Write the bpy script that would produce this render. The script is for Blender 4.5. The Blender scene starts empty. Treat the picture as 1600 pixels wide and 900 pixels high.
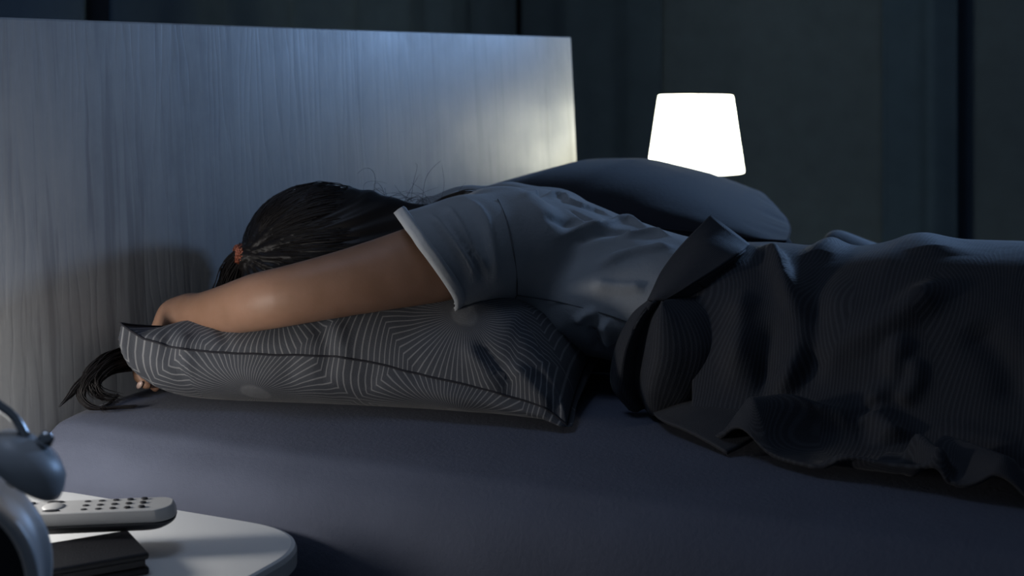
import bpy, math, random
import numpy as np
from mathutils import Vector
random.seed(7); rng = np.random.default_rng(7)
sc = bpy.context.scene
C = sc.collection

# ------------------------------------------------------------ camera
# axes: x runs down the bed from the headboard, y runs across the bed away
# from the camera, z is height above the mattress top (the floor is at -0.55)
cd = bpy.data.cameras.new('camera'); cam = bpy.data.objects.new('camera', cd); C.objects.link(cam)
cam.location = (1.198, -1.339, 0.419)
cam.rotation_euler = (math.pi/2, 0, math.radians(25))
cd.lens = 50; cd.sensor_width = 36; cd.shift_y = -0.2244
cd.clip_start = 0.05
cd.dof.use_dof = True; cd.dof.focus_distance = 1.66; cd.dof.aperture_fstop = 6.3
sc.camera = cam

# ------------------------------------------------------------ world and lights
w = bpy.data.worlds.new('night'); sc.world = w; w.use_nodes = True
bg = w.node_tree.nodes['Background']; bg.inputs[0].default_value = (0.30, 0.42, 0.62, 1); bg.inputs[1].default_value = 0.075

def light(name, kind, loc, energy, color, size=0.2, target=None, spread=None, size_y=None):
    l = bpy.data.lights.new(name, kind); o = bpy.data.objects.new(name, l); C.objects.link(o)
    o.location = loc; l.energy = energy; l.color = color
    if kind == 'AREA':
        l.size = size
        if size_y: l.shape = 'RECTANGLE'; l.size_y = size_y
    elif kind == 'POINT': l.shadow_soft_size = size
    if target is not None:
        o.rotation_euler = (Vector(target)-Vector(loc)).to_track_quat('-Z', 'Y').to_euler()
    return o
mw = light('moonlight_from_window', 'AREA', (0.82, 2.80, 0.80), 2.5, (0.33, 0.56, 1.0), 0.22, (0.02, -0.35, 0.16))
mw.data.spread = math.radians(62)
light('overhead_blue_fill', 'AREA', (0.12, -0.30, 1.45), 2.2, (0.55, 0.70, 1.0), 0.45, (0.30, 0.25, 0.1))  # added blue fill from overhead to brighten the shirt; no real skylight there
light('bedside_light_near', 'POINT', (0.022, -0.41, 0.085), 5.2, (1.0, 0.96, 0.92), 0.04)

sc.view_settings.view_transform = 'Standard'; sc.view_settings.look = 'None'
sc.view_settings.gamma = 1; sc.view_settings.use_curve_mapping = False
sc.view_settings.exposure = 0.0

# ------------------------------------------------------------ helpers
def tag(o, label=None, cat=None, group=None, kind=None):
    if label: o['label'] = label
    if cat: o['category'] = cat
    if group: o['group'] = group
    if kind: o['kind'] = kind
    return o

def empty(name, loc, label, cat):
    o = bpy.data.objects.new(name, None); C.objects.link(o); o.location = loc
    o.empty_display_size = 0.05
    bpy.context.view_layer.update()
    return tag(o, label, cat)

def mesh(name, V, F, mat, parent=None, smooth=True, uv=None):
    me = bpy.data.meshes.new(name)
    V = np.asarray(V, float)
    if parent is not None:                      # vertices are given in world space
        loc = np.array(parent.location)
        p = parent.parent
        while p: loc = loc + np.array(p.location); p = p.parent
        V = V - loc
    if len(F) and isinstance(F, np.ndarray): F = F.tolist()
    me.from_pydata(V.tolist(), [], F); me.validate(); me.update()
    if uv is not None:
        l = me.uv_layers.new(name='UVMap')
        idx = np.empty(len(me.loops), int); me.loops.foreach_get('vertex_index', idx)
        l.data.foreach_set('uv', np.asarray(uv, float)[idx].ravel())
    if smooth: me.polygons.foreach_set('use_smooth', [True]*len(me.polygons))
    if mat: me.materials.append(mat)
    o = bpy.data.objects.new(name, me); C.objects.link(o)
    if parent is not None: o.parent = parent
    return o

def join(parts):
    V = []; F = []; n = 0
    for v, f in parts:
        V.append(np.asarray(v, float)); F += [[i+n for i in q] for q in f]; n += len(v)
    return np.vstack(V), F

def box(x0, x1, y0, y1, z0, z1):
    V = [(x, y, z) for x in (x0, x1) for y in (y0, y1) for z in (z0, z1)]
    return V, [[0,1,3,2],[4,6,7,5],[0,4,5,1],[2,3,7,6],[0,2,6,4],[1,5,7,3]]

def bevel(o, w, seg=3):
    m = o.modifiers.new('bevel', 'BEVEL'); m.width = w; m.segments = seg; m.limit_method = 'ANGLE'
    m.angle_limit = math.radians(40)
    return o

def tube(P, R, n=10, cap=True, flat=None):
    P = np.asarray(P, float); R = np.broadcast_to(np.asarray(R, float), (len(P),))
    T = np.gradient(P, axis=0); T /= np.linalg.norm(T, axis=1)[:, None]+1e-12
    up = np.array([0, 0, 1.]) if abs(T[0][2]) < .9 else np.array([1., 0, 0])
    N = np.cross(T[0], up); N /= np.linalg.norm(N)
    V = []; a = np.arange(n)/n*2*math.pi
    for i in range(len(P)):
        N = N - T[i]*np.dot(N, T[i]); N /= np.linalg.norm(N); B = np.cross(T[i], N)
        V.append(P[i] + R[i]*(np.cos(a)[:, None]*N + np.sin(a)[:, None]*B))
    V = np.vstack(V); F = []
    for i in range(len(P)-1):
        for j in range(n):
            k = (j+1) % n
            F.append([i*n+j, i*n+k, (i+1)*n+k, (i+1)*n+j])
    if cap: F.append(list(range(n))[::-1]); F.append([(len(P)-1)*n+j for j in range(n)])
    return V, F

def spline(P, n=24):                            # Catmull-Rom through points
    P = np.asarray(P, float); Q = np.vstack([2*P[0]-P[1], P, 2*P[-1]-P[-2]]); out = []
    t = np.linspace(0, len(P)-1, n); 
    for u in t:
        i = min(int(u), len(P)-2); f = u-i; a, b, c, d = Q[i:i+4]
        out.append(.5*((2*b)+(-a+c)*f+(2*a-5*b+4*c-d)*f*f+(-a+3*b-3*c+d)*f**3))
    return np.array(out)

def lathe(prof, n=40):                          # profile of (radius, z)
    V = []; F = []; m = len(prof)
    for r, z in prof:
        for j in range(n):
            a = j/n*2*math.pi; V.append((r*math.cos(a), r*math.sin(a), z))
    for i in range(m-1):
        for j in range(n):
            k = (j+1) % n; F.append([i*n+j, i*n+k, (i+1)*n+k, (i+1)*n+j])
    return np.array(V), F

def seg_dist(P, line):                          # distance from points to a polyline, and where along it
    best = np.full(len(P), 9.); tt = np.zeros(len(P)); L = 0; tot = sum(np.linalg.norm(np.subtract(b, a)) for a, b in zip(line[:-1], line[1:]))
    for a, b in zip(line[:-1], line[1:]):
        a = np.array(a, float); b = np.array(b, float); d = b-a; l = np.linalg.norm(d)
        h = np.clip(((P-a)@d)/(l*l), 0, 1); q = np.linalg.norm(P-a-h[:, None]*d, axis=1)
        m = q < best; best[m] = q[m]; tt[m] = (L+h[m]*l)/tot; L += l
    return best, tt

def normals(V, F):
    F = np.asarray(F); a = V[F[:, 2]]-V[F[:, 0]]; b = V[F[:, 3]]-V[F[:, 1]]
    n = np.cross(a, b); N = np.zeros_like(V)
    for k in range(4): np.add.at(N, F[:, k], n)
    return N/(np.linalg.norm(N, axis=1)[:, None]+1e-12)

def ridges(V, N, lines):                        # each: polyline, width, height (negative = crease)
    V = V.copy(); D = np.zeros(len(V))
    for line, wd, h in lines:
        line = spline(line, 10)
        d, t = seg_dist(V, line); e = np.minimum(1, np.minimum(t, 1-t)*5+.12)
        D += h*e*np.exp(-(d/wd)**2)
    return V + N*D[:, None]

def vnoise(P, f, seed=0):                       # smooth sum-of-sines noise, deterministic
    r = np.random.default_rng(seed); s = np.zeros(len(P))
    for k in range(7):
        d = r.normal(size=3); d /= np.linalg.norm(d)
        s += np.sin(P@d*f*r.uniform(.6, 1.7)+r.uniform(0, 6.28)+1.3*np.sin(P@np.roll(d, 1)*f*.7))
    return s/7

# implicit surfaces: primitives melted together, then meshed with surface nets
class Field:
    def __init__(s, lo, hi, h):
        s.lo = np.array(lo, float); s.h = h; s.n = np.ceil((np.array(hi)-s.lo)/h).astype(int)+1
        s.D = np.full(s.n, .1, np.float32)
    def part(s, lo, hi, fn, k=.012, cut=False):
        a = np.clip(((np.array(lo)-.03-s.lo)/s.h).astype(int), 0, s.n); b = np.clip(((np.array(hi)+.03-s.lo)/s.h).astype(int)+1, 0, s.n)
        if np.any(b <= a): return
        ax = [(s.lo[i]+s.h*np.arange(a[i], b[i])).astype(np.float32) for i in range(3)]
        X, Y, Z = np.meshgrid(*ax, indexing='ij')
        d = fn(X, Y, Z); sl = tuple(slice(a[i], b[i]) for i in range(3)); D = s.D[sl]
        if cut: D, d = -D, d
        hh = np.maximum(k-np.abs(D-d), 0)/k; r = np.minimum(D, d)-hh*hh*k*.25
        s.D[sl] = -r if cut else r
    def cone(s, a, b, ra, rb, k=.012, cut=False):
        a = np.array(a, float); b = np.array(b, float); d = b-a; l2 = d@d; R = max(ra, rb)
        def fn(X, Y, Z):
            h = np.clip(((X-a[0])*d[0]+(Y-a[1])*d[1]+(Z-a[2])*d[2])/l2, 0, 1)
            return np.sqrt((X-a[0]-h*d[0])**2+(Y-a[1]-h*d[1])**2+(Z-a[2]-h*d[2])**2)-(ra+(rb-ra)*h)
        s.part(np.minimum(a, b)-R, np.maximum(a, b)+R, fn, k, cut)
    def chain(s, pts, k=.012):
        for (a, ra), (b, rb) in zip(pts[:-1], pts[1:]): s.cone(a, b, ra, rb, k)
    def ell(s, c, r, k=.012, cut=False):
        c = np.array(c, float); r = np.array(r, float)
        def fn(X, Y, Z):
            x, y, z = (X-c[0]), (Y-c[1]), (Z-c[2])
            k0 = np.sqrt((x/r[0])**2+(y/r[1])**2+(z/r[2])**2)+1e-6; k1 = np.sqrt((x/r[0]**2)**2+(y/r[1]**2)**2+(z/r[2]**2)**2)+1e-6
            return k0*(k0-1)/k1
        s.part(c-r, c+r, fn, k, cut)
    def loft(s, secs, grow=0., k=.012):          # rows of x, yc, zc, half width, half height
        A = np.array(secs, float); x0, x1 = A[0, 0], A[-1, 0]
        def fn(X, Y, Z):
            yc, zc, a, b = [np.interp(X, A[:, 0], A[:, i]) for i in (1, 2, 3, 4)]
            a = a+grow; b = b+grow
            q = np.sqrt(((Y-yc)/a)**2+((Z-zc)/b)**2)
            d = (q-1)*np.minimum(a, b)
            e = np.maximum(x0-grow-X, X-x1-grow)
            return np.maximum(d, e)
        s.part((x0-grow, A[:, 1].min()-A[:, 3].max()-grow, A[:, 2].min()-A[:, 4].max()-grow),
               (x1+grow, A[:, 1].max()+A[:, 3].max()+grow, A[:, 2].max()+A[:, 4].max()+grow), fn, k)
    def mesh(s):
        D = s.D; I = D < 0; n = D.shape
        cnt = sum(I[i:n[0]-1+i, j:n[1]-1+j, k:n[2]-1+k].astype(np.int8) for i in (0, 1) for j in (0, 1) for k in (0, 1))
        act = (cnt > 0) & (cnt < 8); idx = np.full(act.shape, -1); c = np.argwhere(act); idx[act] = np.arange(len(c))
        P = np.zeros((len(c), 3)); W = np.zeros(len(c))
        for ax in range(3):
            o = [a for a in range(3) if a != ax]
            for i in (0, 1):
                for j in (0, 1):
                    p = c.copy(); p[:, o[0]] += i; p[:, o[1]] += j; q = p.copy(); q[:, ax] += 1
                    da = D[tuple(p.T)]; db = D[tuple(q.T)]; m = (da < 0) != (db < 0)
                    t = np.where(m, da/(da-db+1e-12), 0); X = p.astype(float); X[:, ax] += t
                    P[m] += X[m]; W[m] += 1
        V = s.lo+P/W[:, None]*s.h; F = []
        for ax in range(3):
            b, e = (ax+1) % 3, (ax+2) % 3
            sl0 = [slice(1, n[k]-1) for k in range(3)]; sl1 = list(sl0); sl0[ax] = slice(0, n[ax]-1); sl1[ax] = slice(1, n[ax])
            A = I[tuple(sl0)]; B = I[tuple(sl1)]
            for flip, m in ((False, A & ~B), (True, ~A & B)):
                g = np.argwhere(m)
                if not len(g): continue
                off = np.ones(3, int); off[ax] = 0; g = g+off
                q = []
                for db, de in ((0, 0), (-1, 0), (-1, -1), (0, -1)):
                    h = g.copy(); h[:, b] += db; h[:, e] += de; q.append(idx[tuple(h.T)])
                q = np.stack(q, 1); F.append(q[:, ::-1] if flip else q)
        F = np.vstack(F)
        for _ in range(2):                       # relax
            S = np.zeros_like(V); N = np.zeros(len(V))
            for k in range(4):
                np.add.at(S, F[:, k], V[F[:, (k+1) % 4]]); np.add.at(N, F[:, k], 1)
            V = .4*V+.6*S/N[:, None]
        return V, F

def keep(V, F, mask):                            # keep faces whose vertices all pass
    F = np.asarray(F); F = F[mask[F].all(1)]; u, inv = np.unique(F, return_inverse=True)
    return V[u], inv.reshape(F.shape)

def solid(o, t, off=-1):
    m = o.modifiers.new('thickness', 'SOLIDIFY'); m.thickness = t; m.offset = off
    return o

# ------------------------------------------------------------ materials
def mat(name, col, rough=.8, metal=0., sheen=0., spec=None):
    m = bpy.data.materials.new(name); m.use_nodes = True; b = m.node_tree.nodes['Principled BSDF']
    b.inputs['Base Color'].default_value = (*col, 1); b.inputs['Roughness'].default_value = rough; b.inputs['Metallic'].default_value = metal
    if sheen: b.inputs['Sheen Weight'].default_value = sheen; b.inputs['Sheen Roughness'].default_value = .4
    if spec is not None: b.inputs['Specular IOR Level'].default_value = spec
    return m
class NT:
    def __init__(s, m): s.t = m.node_tree; s.b = s.t.nodes['Principled BSDF']
    def n(s, ty, **k):
        x = s.t.nodes.new(ty)
        for a, v in k.items():
            if a.startswith('i_'): 
                key = a[2:]; x.inputs[int(key) if key.isdigit() else key.replace('_', ' ')].default_value = v
            else: setattr(x, a, v)
        return x
    def l(s, a, b): s.t.links.new(a, b)
    def m(s, op, a, b=None, c=None):
        x = s.t.nodes.new('ShaderNodeMath'); x.operation = op
        for i, v in enumerate((a, b, c)):
            if v is None: continue
            if isinstance(v, (int, float)): x.inputs[i].default_value = v
            else: s.l(v, x.inputs[i])
        return x.outputs[0]
    def ramp(s, fac, stops):
        r = s.t.nodes.new('ShaderNodeValToRGB'); s.l(fac, r.inputs[0])
        while len(r.color_ramp.elements) < len(stops): r.color_ramp.elements.new(.5)
        for e, (p, c) in zip(r.color_ramp.elements, stops): e.position = p; e.color = (*c, 1) if len(c) == 3 else c
        return r.outputs[0]
    def bump(s, h, strength, dist, prev=None):
        b = s.n('ShaderNodeBump', i_Strength=strength, i_Distance=dist); s.l(h, b.inputs['Height'])
        if prev is not None: s.l(prev, b.inputs['Normal'])
        s.l(b.outputs[0], s.b.inputs['Normal']); return b.outputs[0]
    def coord(s, which='Object', scale=(1, 1, 1), loc=(0, 0, 0)):
        c = s.n('ShaderNodeTexCoord'); mp = s.n('ShaderNodeMapping'); mp.inputs['Scale'].default_value = scale; mp.inputs['Location'].default_value = loc
        s.l(c.outputs[which], mp.inputs[0]); return mp.outputs[0]
    def noise(s, co, scale, detail=4, rough=.5, dist=0.):
        x = s.n('ShaderNodeTexNoise', i_Scale=scale, i_Detail=detail, i_Roughness=rough, i_Distortion=dist); s.l(co, x.inputs['Vector']); return x.outputs['Fac']

def fabric(name, col, weave=900., var=.12, rough=.9, sheen=.0, bump=.25):
    m = mat(name, col, rough, sheen=sheen, spec=.2); t = NT(m)
    co = t.coord(); n = t.noise(co, 14, 4)
    t.l(t.ramp(n, [(.25, tuple(c*(1-var) for c in col)), (.75, tuple(min(1, c*(1+var)) for c in col))]), t.b.inputs['Base Color'])
    f = t.noise(co, weave, 2); g = t.noise(co, weave*.18, 3)
    t.bump(t.m('ADD', f, t.m('MULTIPLY', g, 1.5)), bump, .0012)
    return m

def burst_fabric(name, base, line, R=.125, PV=.25, rays=36., width=.15, lw=.8, soft=.9):
    # woven starbursts: rays leave a small disc, then turn parallel at the edge of the cell
    m = mat(name, base, .75, sheen=.1, spec=.3); t = NT(m)
    uv = t.n('ShaderNodeTexCoord').outputs['UV']; sp = t.n('ShaderNodeSeparateXYZ'); t.l(uv, sp.inputs[0])
    def cell(x, P):
        f = t.m('FRACT', t.m('ADD', t.m('DIVIDE', x, P), .5)); return t.m('MULTIPLY', t.m('SUBTRACT', f, .5), P)
    dx = cell(sp.outputs[0], 2*R); dy = cell(sp.outputs[1], PV)
    ax = t.m('ABSOLUTE', dx); ay = t.m('ABSOLUTE', dy)
    lim = t.m('DIVIDE', t.m('SUBTRACT', R, ax), .9)
    ang = t.m('ARCTAN2', t.m('MINIMUM', ay, lim), ax)
    ph = t.m('PINGPONG', t.m('MULTIPLY', ang, rays/math.pi), .5)       # 0 on a line, .5 between lines
    rr = t.m('SQRT', t.m('ADD', t.m('MULTIPLY', dx, dx), t.m('MULTIPLY', dy, dy)))
    mr = t.n('ShaderNodeMapRange', i_1=width*.35, i_2=width, i_3=1., i_4=0.); t.l(ph, mr.inputs[0])
    disc = t.n('ShaderNodeMapRange', i_1=.015, i_2=.019, i_3=1., i_4=0.); t.l(rr, disc.inputs[0])
    fac = t.m('MAXIMUM', t.m('MULTIPLY', mr.outputs[0], lw), t.m('MULTIPLY', disc.outputs[0], .42))
    mx = t.n('ShaderNodeMix', data_type='RGBA'); t.l(fac, mx.inputs['Factor'])
    mx.inputs['A'].default_value = (*base, 1); mx.inputs['B'].default_value = (*line, 1); t.l(mx.outputs['Result'], t.b.inputs['Base Color'])
    co = t.coord(); f = t.noise(co, 700, 2); g = t.noise(co, 60, 3)
    p = t.bump(t.m('ADD', f, t.m('MULTIPLY', g, 2.)), .25, .0015); t.bump(fac, .3, .0006, p)
    return m

M = {}
# pale lime-washed wood with raised vertical grain
m = mat('washed_wood', (.5, .5, .5), .42, spec=.5); t = NT(m)
co = t.coord('Object', (1, 1, .07)); co2 = t.coord('Object', (1, 1, .16))
big = t.noise(co, 9, 5, .6); streak = t.noise(co, 38, 6, .65, .6); blot = t.noise(t.coord(), 3.2, 6, .7)
wv = t.n('ShaderNodeTexWave', i_Scale=15., i_Distortion=22., i_Detail=5., i_Detail_Scale=.9, bands_direction='Y'); t.l(co2, wv.inputs[0])
f = t.m('ADD', t.m('MULTIPLY', streak, .30), t.m('ADD', t.m('MULTIPLY', big, .25), t.m('MULTIPLY', blot, .55)))
drip = t.noise(t.coord('Object', (1, 1, .03), (0, 3.1, 0)), 34, 3, .55, .3); dm = t.noise(t.coord('Object', (1, 1, .5)), 4, 2)
dr_ = t.m('MULTIPLY', t.ramp(drip, [(.54, (0, 0, 0)), (.62, (1, 1, 1))]), t.ramp(dm, [(.35, (0, 0, 0)), (.6, (.75, .75, .75))]))
mixn = t.n('ShaderNodeMix', data_type='RGBA'); t.l(dr_, mixn.inputs['Factor']); mixn.inputs['B'].default_value = (.22, .22, .225, 1)
t.l(t.ramp(f, [(.36, (.25, .255, .265)), (.5, (.345, .35, .355)), (.62, (.415, .42, .42)), (.8, (.49, .49, .485))]), mixn.inputs['A'])
t.l(mixn.outputs['Result'], t.b.inputs['Base Color'])
gr = t.ramp(wv.outputs['Fac'], [(0., (0, 0, 0)), (.28, (.8, .8, .8)), (1., (1, 1, 1))])
fine = t.noise(t.coord('Object', (1, 1, .03)), 260, 3)
p = t.bump(gr, .10, .001); t.bump(fine, .09, .0004, p)
t.l(t.ramp(blot, [(.3, (.55,)*3), (.7, (.35,)*3)]), t.b.inputs['Roughness'])
M['wood'] = m
M['sheet'] = fabric('grey_sheet', (.112, .124, .168), 1000, .07, .9, .05, .3)
M['pillow'] = burst_fabric('charcoal_starburst_pillow', (.062, .066, .077), (.25, .25, .255))
M['duvet'] = burst_fabric('charcoal_starburst_duvet', (.024, .026, .033), (.044, .047, .056), .13, .26, 60., .3, .8)
M['dark_pillow'] = fabric('plain_dark_pillow', (.022, .022, .028), 800, .1, .85, .15)
M['shirt'] = fabric('heather_grey_jersey', (.36, .375, .39), 1300, .1, .92, .15, .3)
M['seam'] = fabric('jersey_hem', (.42, .44, .46), 1300, .05, .9, .2)
M['piping_grey'] = fabric('seam_thread', (.12, .125, .13), 900); M['piping'] = fabric('dark_piping', (.03, .03, .036), 900)
m = mat('skin', (.33, .18, .115), .5, spec=.35); t = NT(m); co = t.coord()
t.l(t.ramp(t.noise(co, 28, 5), [(.3, (.29, .16, .10)), (.7, (.345, .195, .13))]), t.b.inputs['Base Color'])
t.b.inputs['Subsurface Weight'].default_value = .12; t.b.inputs['Subsurface Radius'].default_value = (.01, .004, .002); t.b.inputs['Subsurface Scale'].default_value = .6
p = t.bump(t.noise(co, 420, 3), .15, .0008); M['skin'] = m
M['nail'] = mat('fingernail', (.62, .45, .38), .3)
m = mat('dark_hair', (.010, .008, .008), .48, spec=.35); m.node_tree.nodes['Principled BSDF'].inputs['Anisotropic'].default_value = .5; M['hair'] = m
m = mat('copper_glitter', (.55, .16, .08), .35, .4); t = NT(m); vo = t.n('ShaderNodeTexVoronoi', i_Scale=500.); t.l(t.coord(), vo.inputs[0])
t.l(t.ramp(vo.outputs['Distance'], [(.1, (.9, .42, .28)), (.35, (.5, .15, .08)), (.7, (.28, .07, .04))]), t.b.inputs['Base Color']); t.bump(vo.outputs['Distance'], .8, .002); M['tie'] = m
m = mat('white_lacquer', (.84, .85, .83), .28, spec=.5); t = NT(m); t.bump(t.noise(t.coord(), 40, 2), .03, .001); M['white'] = m
m = mat('clock_enamel', (.62, .62, .63), .4, .0); t = NT(m); t.bump(t.noise(t.coord(), 60, 2), .03, .001); M['enamel'] = m
M['clock_black'] = mat('clock_black', (.012, .014, .02), .5)
M['chrome'] = mat('dull_chrome', (.55, .56, .57), .25, .9)
m = mat('remote_grey', (.50, .50, .49), .42); t = NT(m); t.bump(t.noise(t.coord(), 900, 2), .1, .0004); M['remote'] = m
M['remote_dark'] = mat('remote_underside', (.045, .047, .052), .5)
M['rubber'] = mat('button_rubber', (.02, .02, .022), .6)
m = mat('black_leather', (.012, .012, .014), .42); t = NT(m); vo = t.n('ShaderNodeTexVoronoi', i_Scale=550.); t.l(t.coord(), vo.inputs[0]); t.bump(vo.outputs['Distance'], .4, .0006); M['leather'] = m
M['paper'] = mat('book_pages', (.05, .05, .052), .8)
m = mat('glass_black', (.008, .009, .011), .12); M['glass'] = m
def drape(name, col):
    m = fabric(name, col, 500, .08, .95, .0, .2); return m
M['curtain'] = drape('slate_curtain', (.115, .16, .21)); M['curtain_b'] = drape('blue_curtain', (.075, .125, .19)); M['curtain_d'] = drape('midnight_curtain', (.075, .115, .165))
M['wall'] = fabric('painted_wall', (.16, .19, .23), 300, .05); M['floor'] = fabric('dark_floorboards', (.06, .05, .045), 60, .2, .6)
M['frame'] = fabric('dark_bed_frame', (.05, .05, .055), 200)
m = mat('lit_shade', (.9, .9, .82), .8); b = m.node_tree.nodes['Principled BSDF']
b.inputs['Emission Color'].default_value = (1., .99, .80, 1); b.inputs['Emission Strength'].default_value = 8.0; M['shade'] = m

# ------------------------------------------------------------ room shell
FL = -.55
def struct(name, V, F, m, **k): return tag(mesh(name, V, F, m, smooth=False, **k), kind='structure')
struct('floor', *box(-.95, 3.6, -2.2, 3.2, FL-.05, FL), M['floor'])
struct('wall_head', *box(-1.0, -.95, -2.2, 3.25, FL, 2.1), M['wall'])
struct('wall_far', *box(-1.0, 3.6, 3.2, 3.25, FL, 2.1), M['wall'])
struct('baseboard_far', *box(-.95, 3.6, 3.185, 3.2, FL, FL+.09), M['white'])

def curtain(a, b, folds, amp, m, label, seed=0, z1=1.95):
    r = np.random.default_rng(seed); a = np.array(a, float); b = np.array(b, float); L = np.linalg.norm(b-a); d = (b-a)/L; nrm = np.array([-d[1], d[0]])
    nx, nz = int(folds*16)+8, 24; V = []
    ph = np.cumsum(r.uniform(.6, 1.4, nx)); ph = ph/ph[-1]*folds*2*math.pi
    for k in range(nz):
        z = FL+.02+(z1-FL-.02)*k/(nz-1)
        for i in range(nx):
            w = amp*(math.sin(ph[i])+.25*math.sin(2.3*ph[i]+1+z*.5))*(1-.25*k/nz)
            p = a+d*L*i/(nx-1)+nrm*w; V.append((p[0], p[1], z))
    F = [[k*nx+i, k*nx+i+1, (k+1)*nx+i+1, (k+1)*nx+i] for k in range(nz-1) for i in range(nx-1)]
    o = mesh('curtain', V, F, m); solid(o, .004)
    return tag(o, label, 'curtain', 'curtains around the bed')
curtain((-.85, -1.2), (-.85, .96), 5, .018, M['curtain'], 'long slate curtain hanging behind the near half of the headboard', 1)
curtain((-.80, .99), (-.80, 2.98), 6, .022, M['curtain_d'], 'midnight blue curtain behind the far half of the headboard', 2)
curtain((-.80, 3.01), (-.30, 3.02), 2, .012, M['curtain_d'], 'narrow dark curtain between headboard edge and lit lamp', 3)
curtain((-.325, 3.06), (.395, 3.06), 1.5, .008, M['curtain'], 'broad smooth grey-blue curtain behind the glowing lamp', 4)
curtain((.40, 3.0), (.62, 3.0), 1.0, .03, M['curtain_b'], 'brighter blue curtain strip to the right of the lamp', 5)
curtain((.56, 3.08), (3.3, 3.08), 7, .010, M['curtain'], 'dark slate curtain at the right edge of the photo', 6)

# ------------------------------------------------------------ bed: headboard + frame, mattress
bed = empty('bed', (1.0, .75, FL), 'double bed with tall pale washed-wood headboard panel', 'bed')
def lean(z): return -.035*(z+.2)/.66 if z > -.2 else 0.
ny, nz = 60, 16; y0, y1 = -.36, 1.62; zt = .4665
V = []; 
for side, off in ((0, 0.), (1, -.032)):
    for k in range(nz):
        z = -.5+(zt+.5)*k/(nz-1)
        for i in range(ny): V.append((lean(z)+off, y0+(y1-y0)*i/(ny-1), z))
V = np.array(V); F = []; n1 = nz*ny
for k in range(nz-1):
    for i in range(ny-1):
        q = [k*ny+i, k*ny+i+1, (k+1)*ny+i+1, (k+1)*ny+i]; F.append(q); F.append([n1+a for a in q[::-1]])
for i in range(ny-1):
    F.append([i+1, i, n1+i, n1+i+1]); a = (nz-1)*ny+i; F.append([a, a+1, n1+a+1, n1+a])
for k in range(nz-1):
    a = k*ny; F.append([a, a+ny, n1+a+ny, n1+a]); a = k*ny+ny-1; F.append([a+ny, a, n1+a, n1+a+ny])
o = mesh('headboard', V, F, M['wood'], bed, smooth=False); bevel(o, .0025)
o['label'] = 'pale washed-wood headboard'
o = mesh('side_rail', *box(.03, 2.06, -.06, -.03, -.42, -.26), M['frame'], bed, False)
o = mesh('side_rail', *box(.03, 2.06, 1.47, 1.50, -.42, -.26), M['frame'], bed, False)
o = mesh('slatted_base', *box(.03, 2.03, -.03, 1.47, -.31, -.27), M['frame'], bed, False)
for x in (.08, 1.98):
    for y in (-.02, 1.46):
        mesh('leg', *box(x-.03, x+.03, y-.03, y+.03, FL, -.31), M['frame'], bed, False)

# mattress in a fitted sheet: flat top, a crest at the edge, then a soft fall
prof = [(.60, 0), (.2, .0), (.06, .0), (.0, -.001), (-.03, -.003), (-.050, -.006), (-.064, -.0135), (-.082, -.026), (-.094, -.041), (-.103, -.062),
        (-.108, -.09), (-.110, -.125), (-.110, -.165), (-.108, -.205), (-.10, -.24), (-.08, -.262), (.0, -.268)]
P = spline([(0, a, b) for a, b in prof], 60)[:, 1:]
far = P[::-1].copy(); far[:, 0] = 1.44-far[:, 0]+.0
# keep the near and far halves symmetrical about the bed's centre line
loop = np.vstack([P[::-1], np.array([[y, .0] for y in np.linspace(.62, .82, 6)]), np.column_stack([1.44-P[:, 0], P[:, 1]])])
loop = loop[np.argsort([0]*len(loop), kind='stable')]
xs = np.concatenate([[0.0, .004, .012, .03], np.linspace(.06, 1.96, 90), [1.99, 2.02, 2.035, 2.04]])
V = []
for x in xs:
    e = min(x-0, 2.04-x); sh = 0 if e > .03 else (1-math.sqrt(max(0, 1-(1-e/.03)**2)))*.012
    for y, z in loop:
        hump = 0
        V.append((x, y+(sh if y < .7 else -sh), z-sh*(1 if z > -.13 else -1)))
V = np.array(V); nl = len(loop); F = []
for i in range(len(xs)-1):
    for j in range(nl): k = (j+1) % nl; F.append([i*nl+j, i*nl+k, (i+1)*nl+k, (i+1)*nl+j])
NN = normals(V, F)
side = np.clip((-.04-V[:, 1])/.06, 0, 1)
d = .0022*vnoise(V*np.array([1., 1, 1]), 16, 3)+side*.003*vnoise(V*np.array([1, .6, .6]), 26, 5)
V = V+NN*(d*np.clip(V[:, 0]/.03, 0, 1))[:, None]*np.where(V[:, 2] > -.24, 1, 0)[:, None]
V = ridges(V, NN, [([(.03, -.105, -.06), (.10, -.085, -.03), (.17, -.11, -.12)], .012, .003), ([(.3, -.10, -.04), (.6, -.14, -.10), (.9, -.15, -.15)], .010, .0025)])
F.append(list(range(nl))); F.append([(len(xs)-1)*nl+j for j in range(nl)][::-1])
tag(mesh('mattress', V, F, M['sheet']), 'mattress in a smooth slate-grey fitted sheet under the sleeper', 'mattress')

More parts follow.
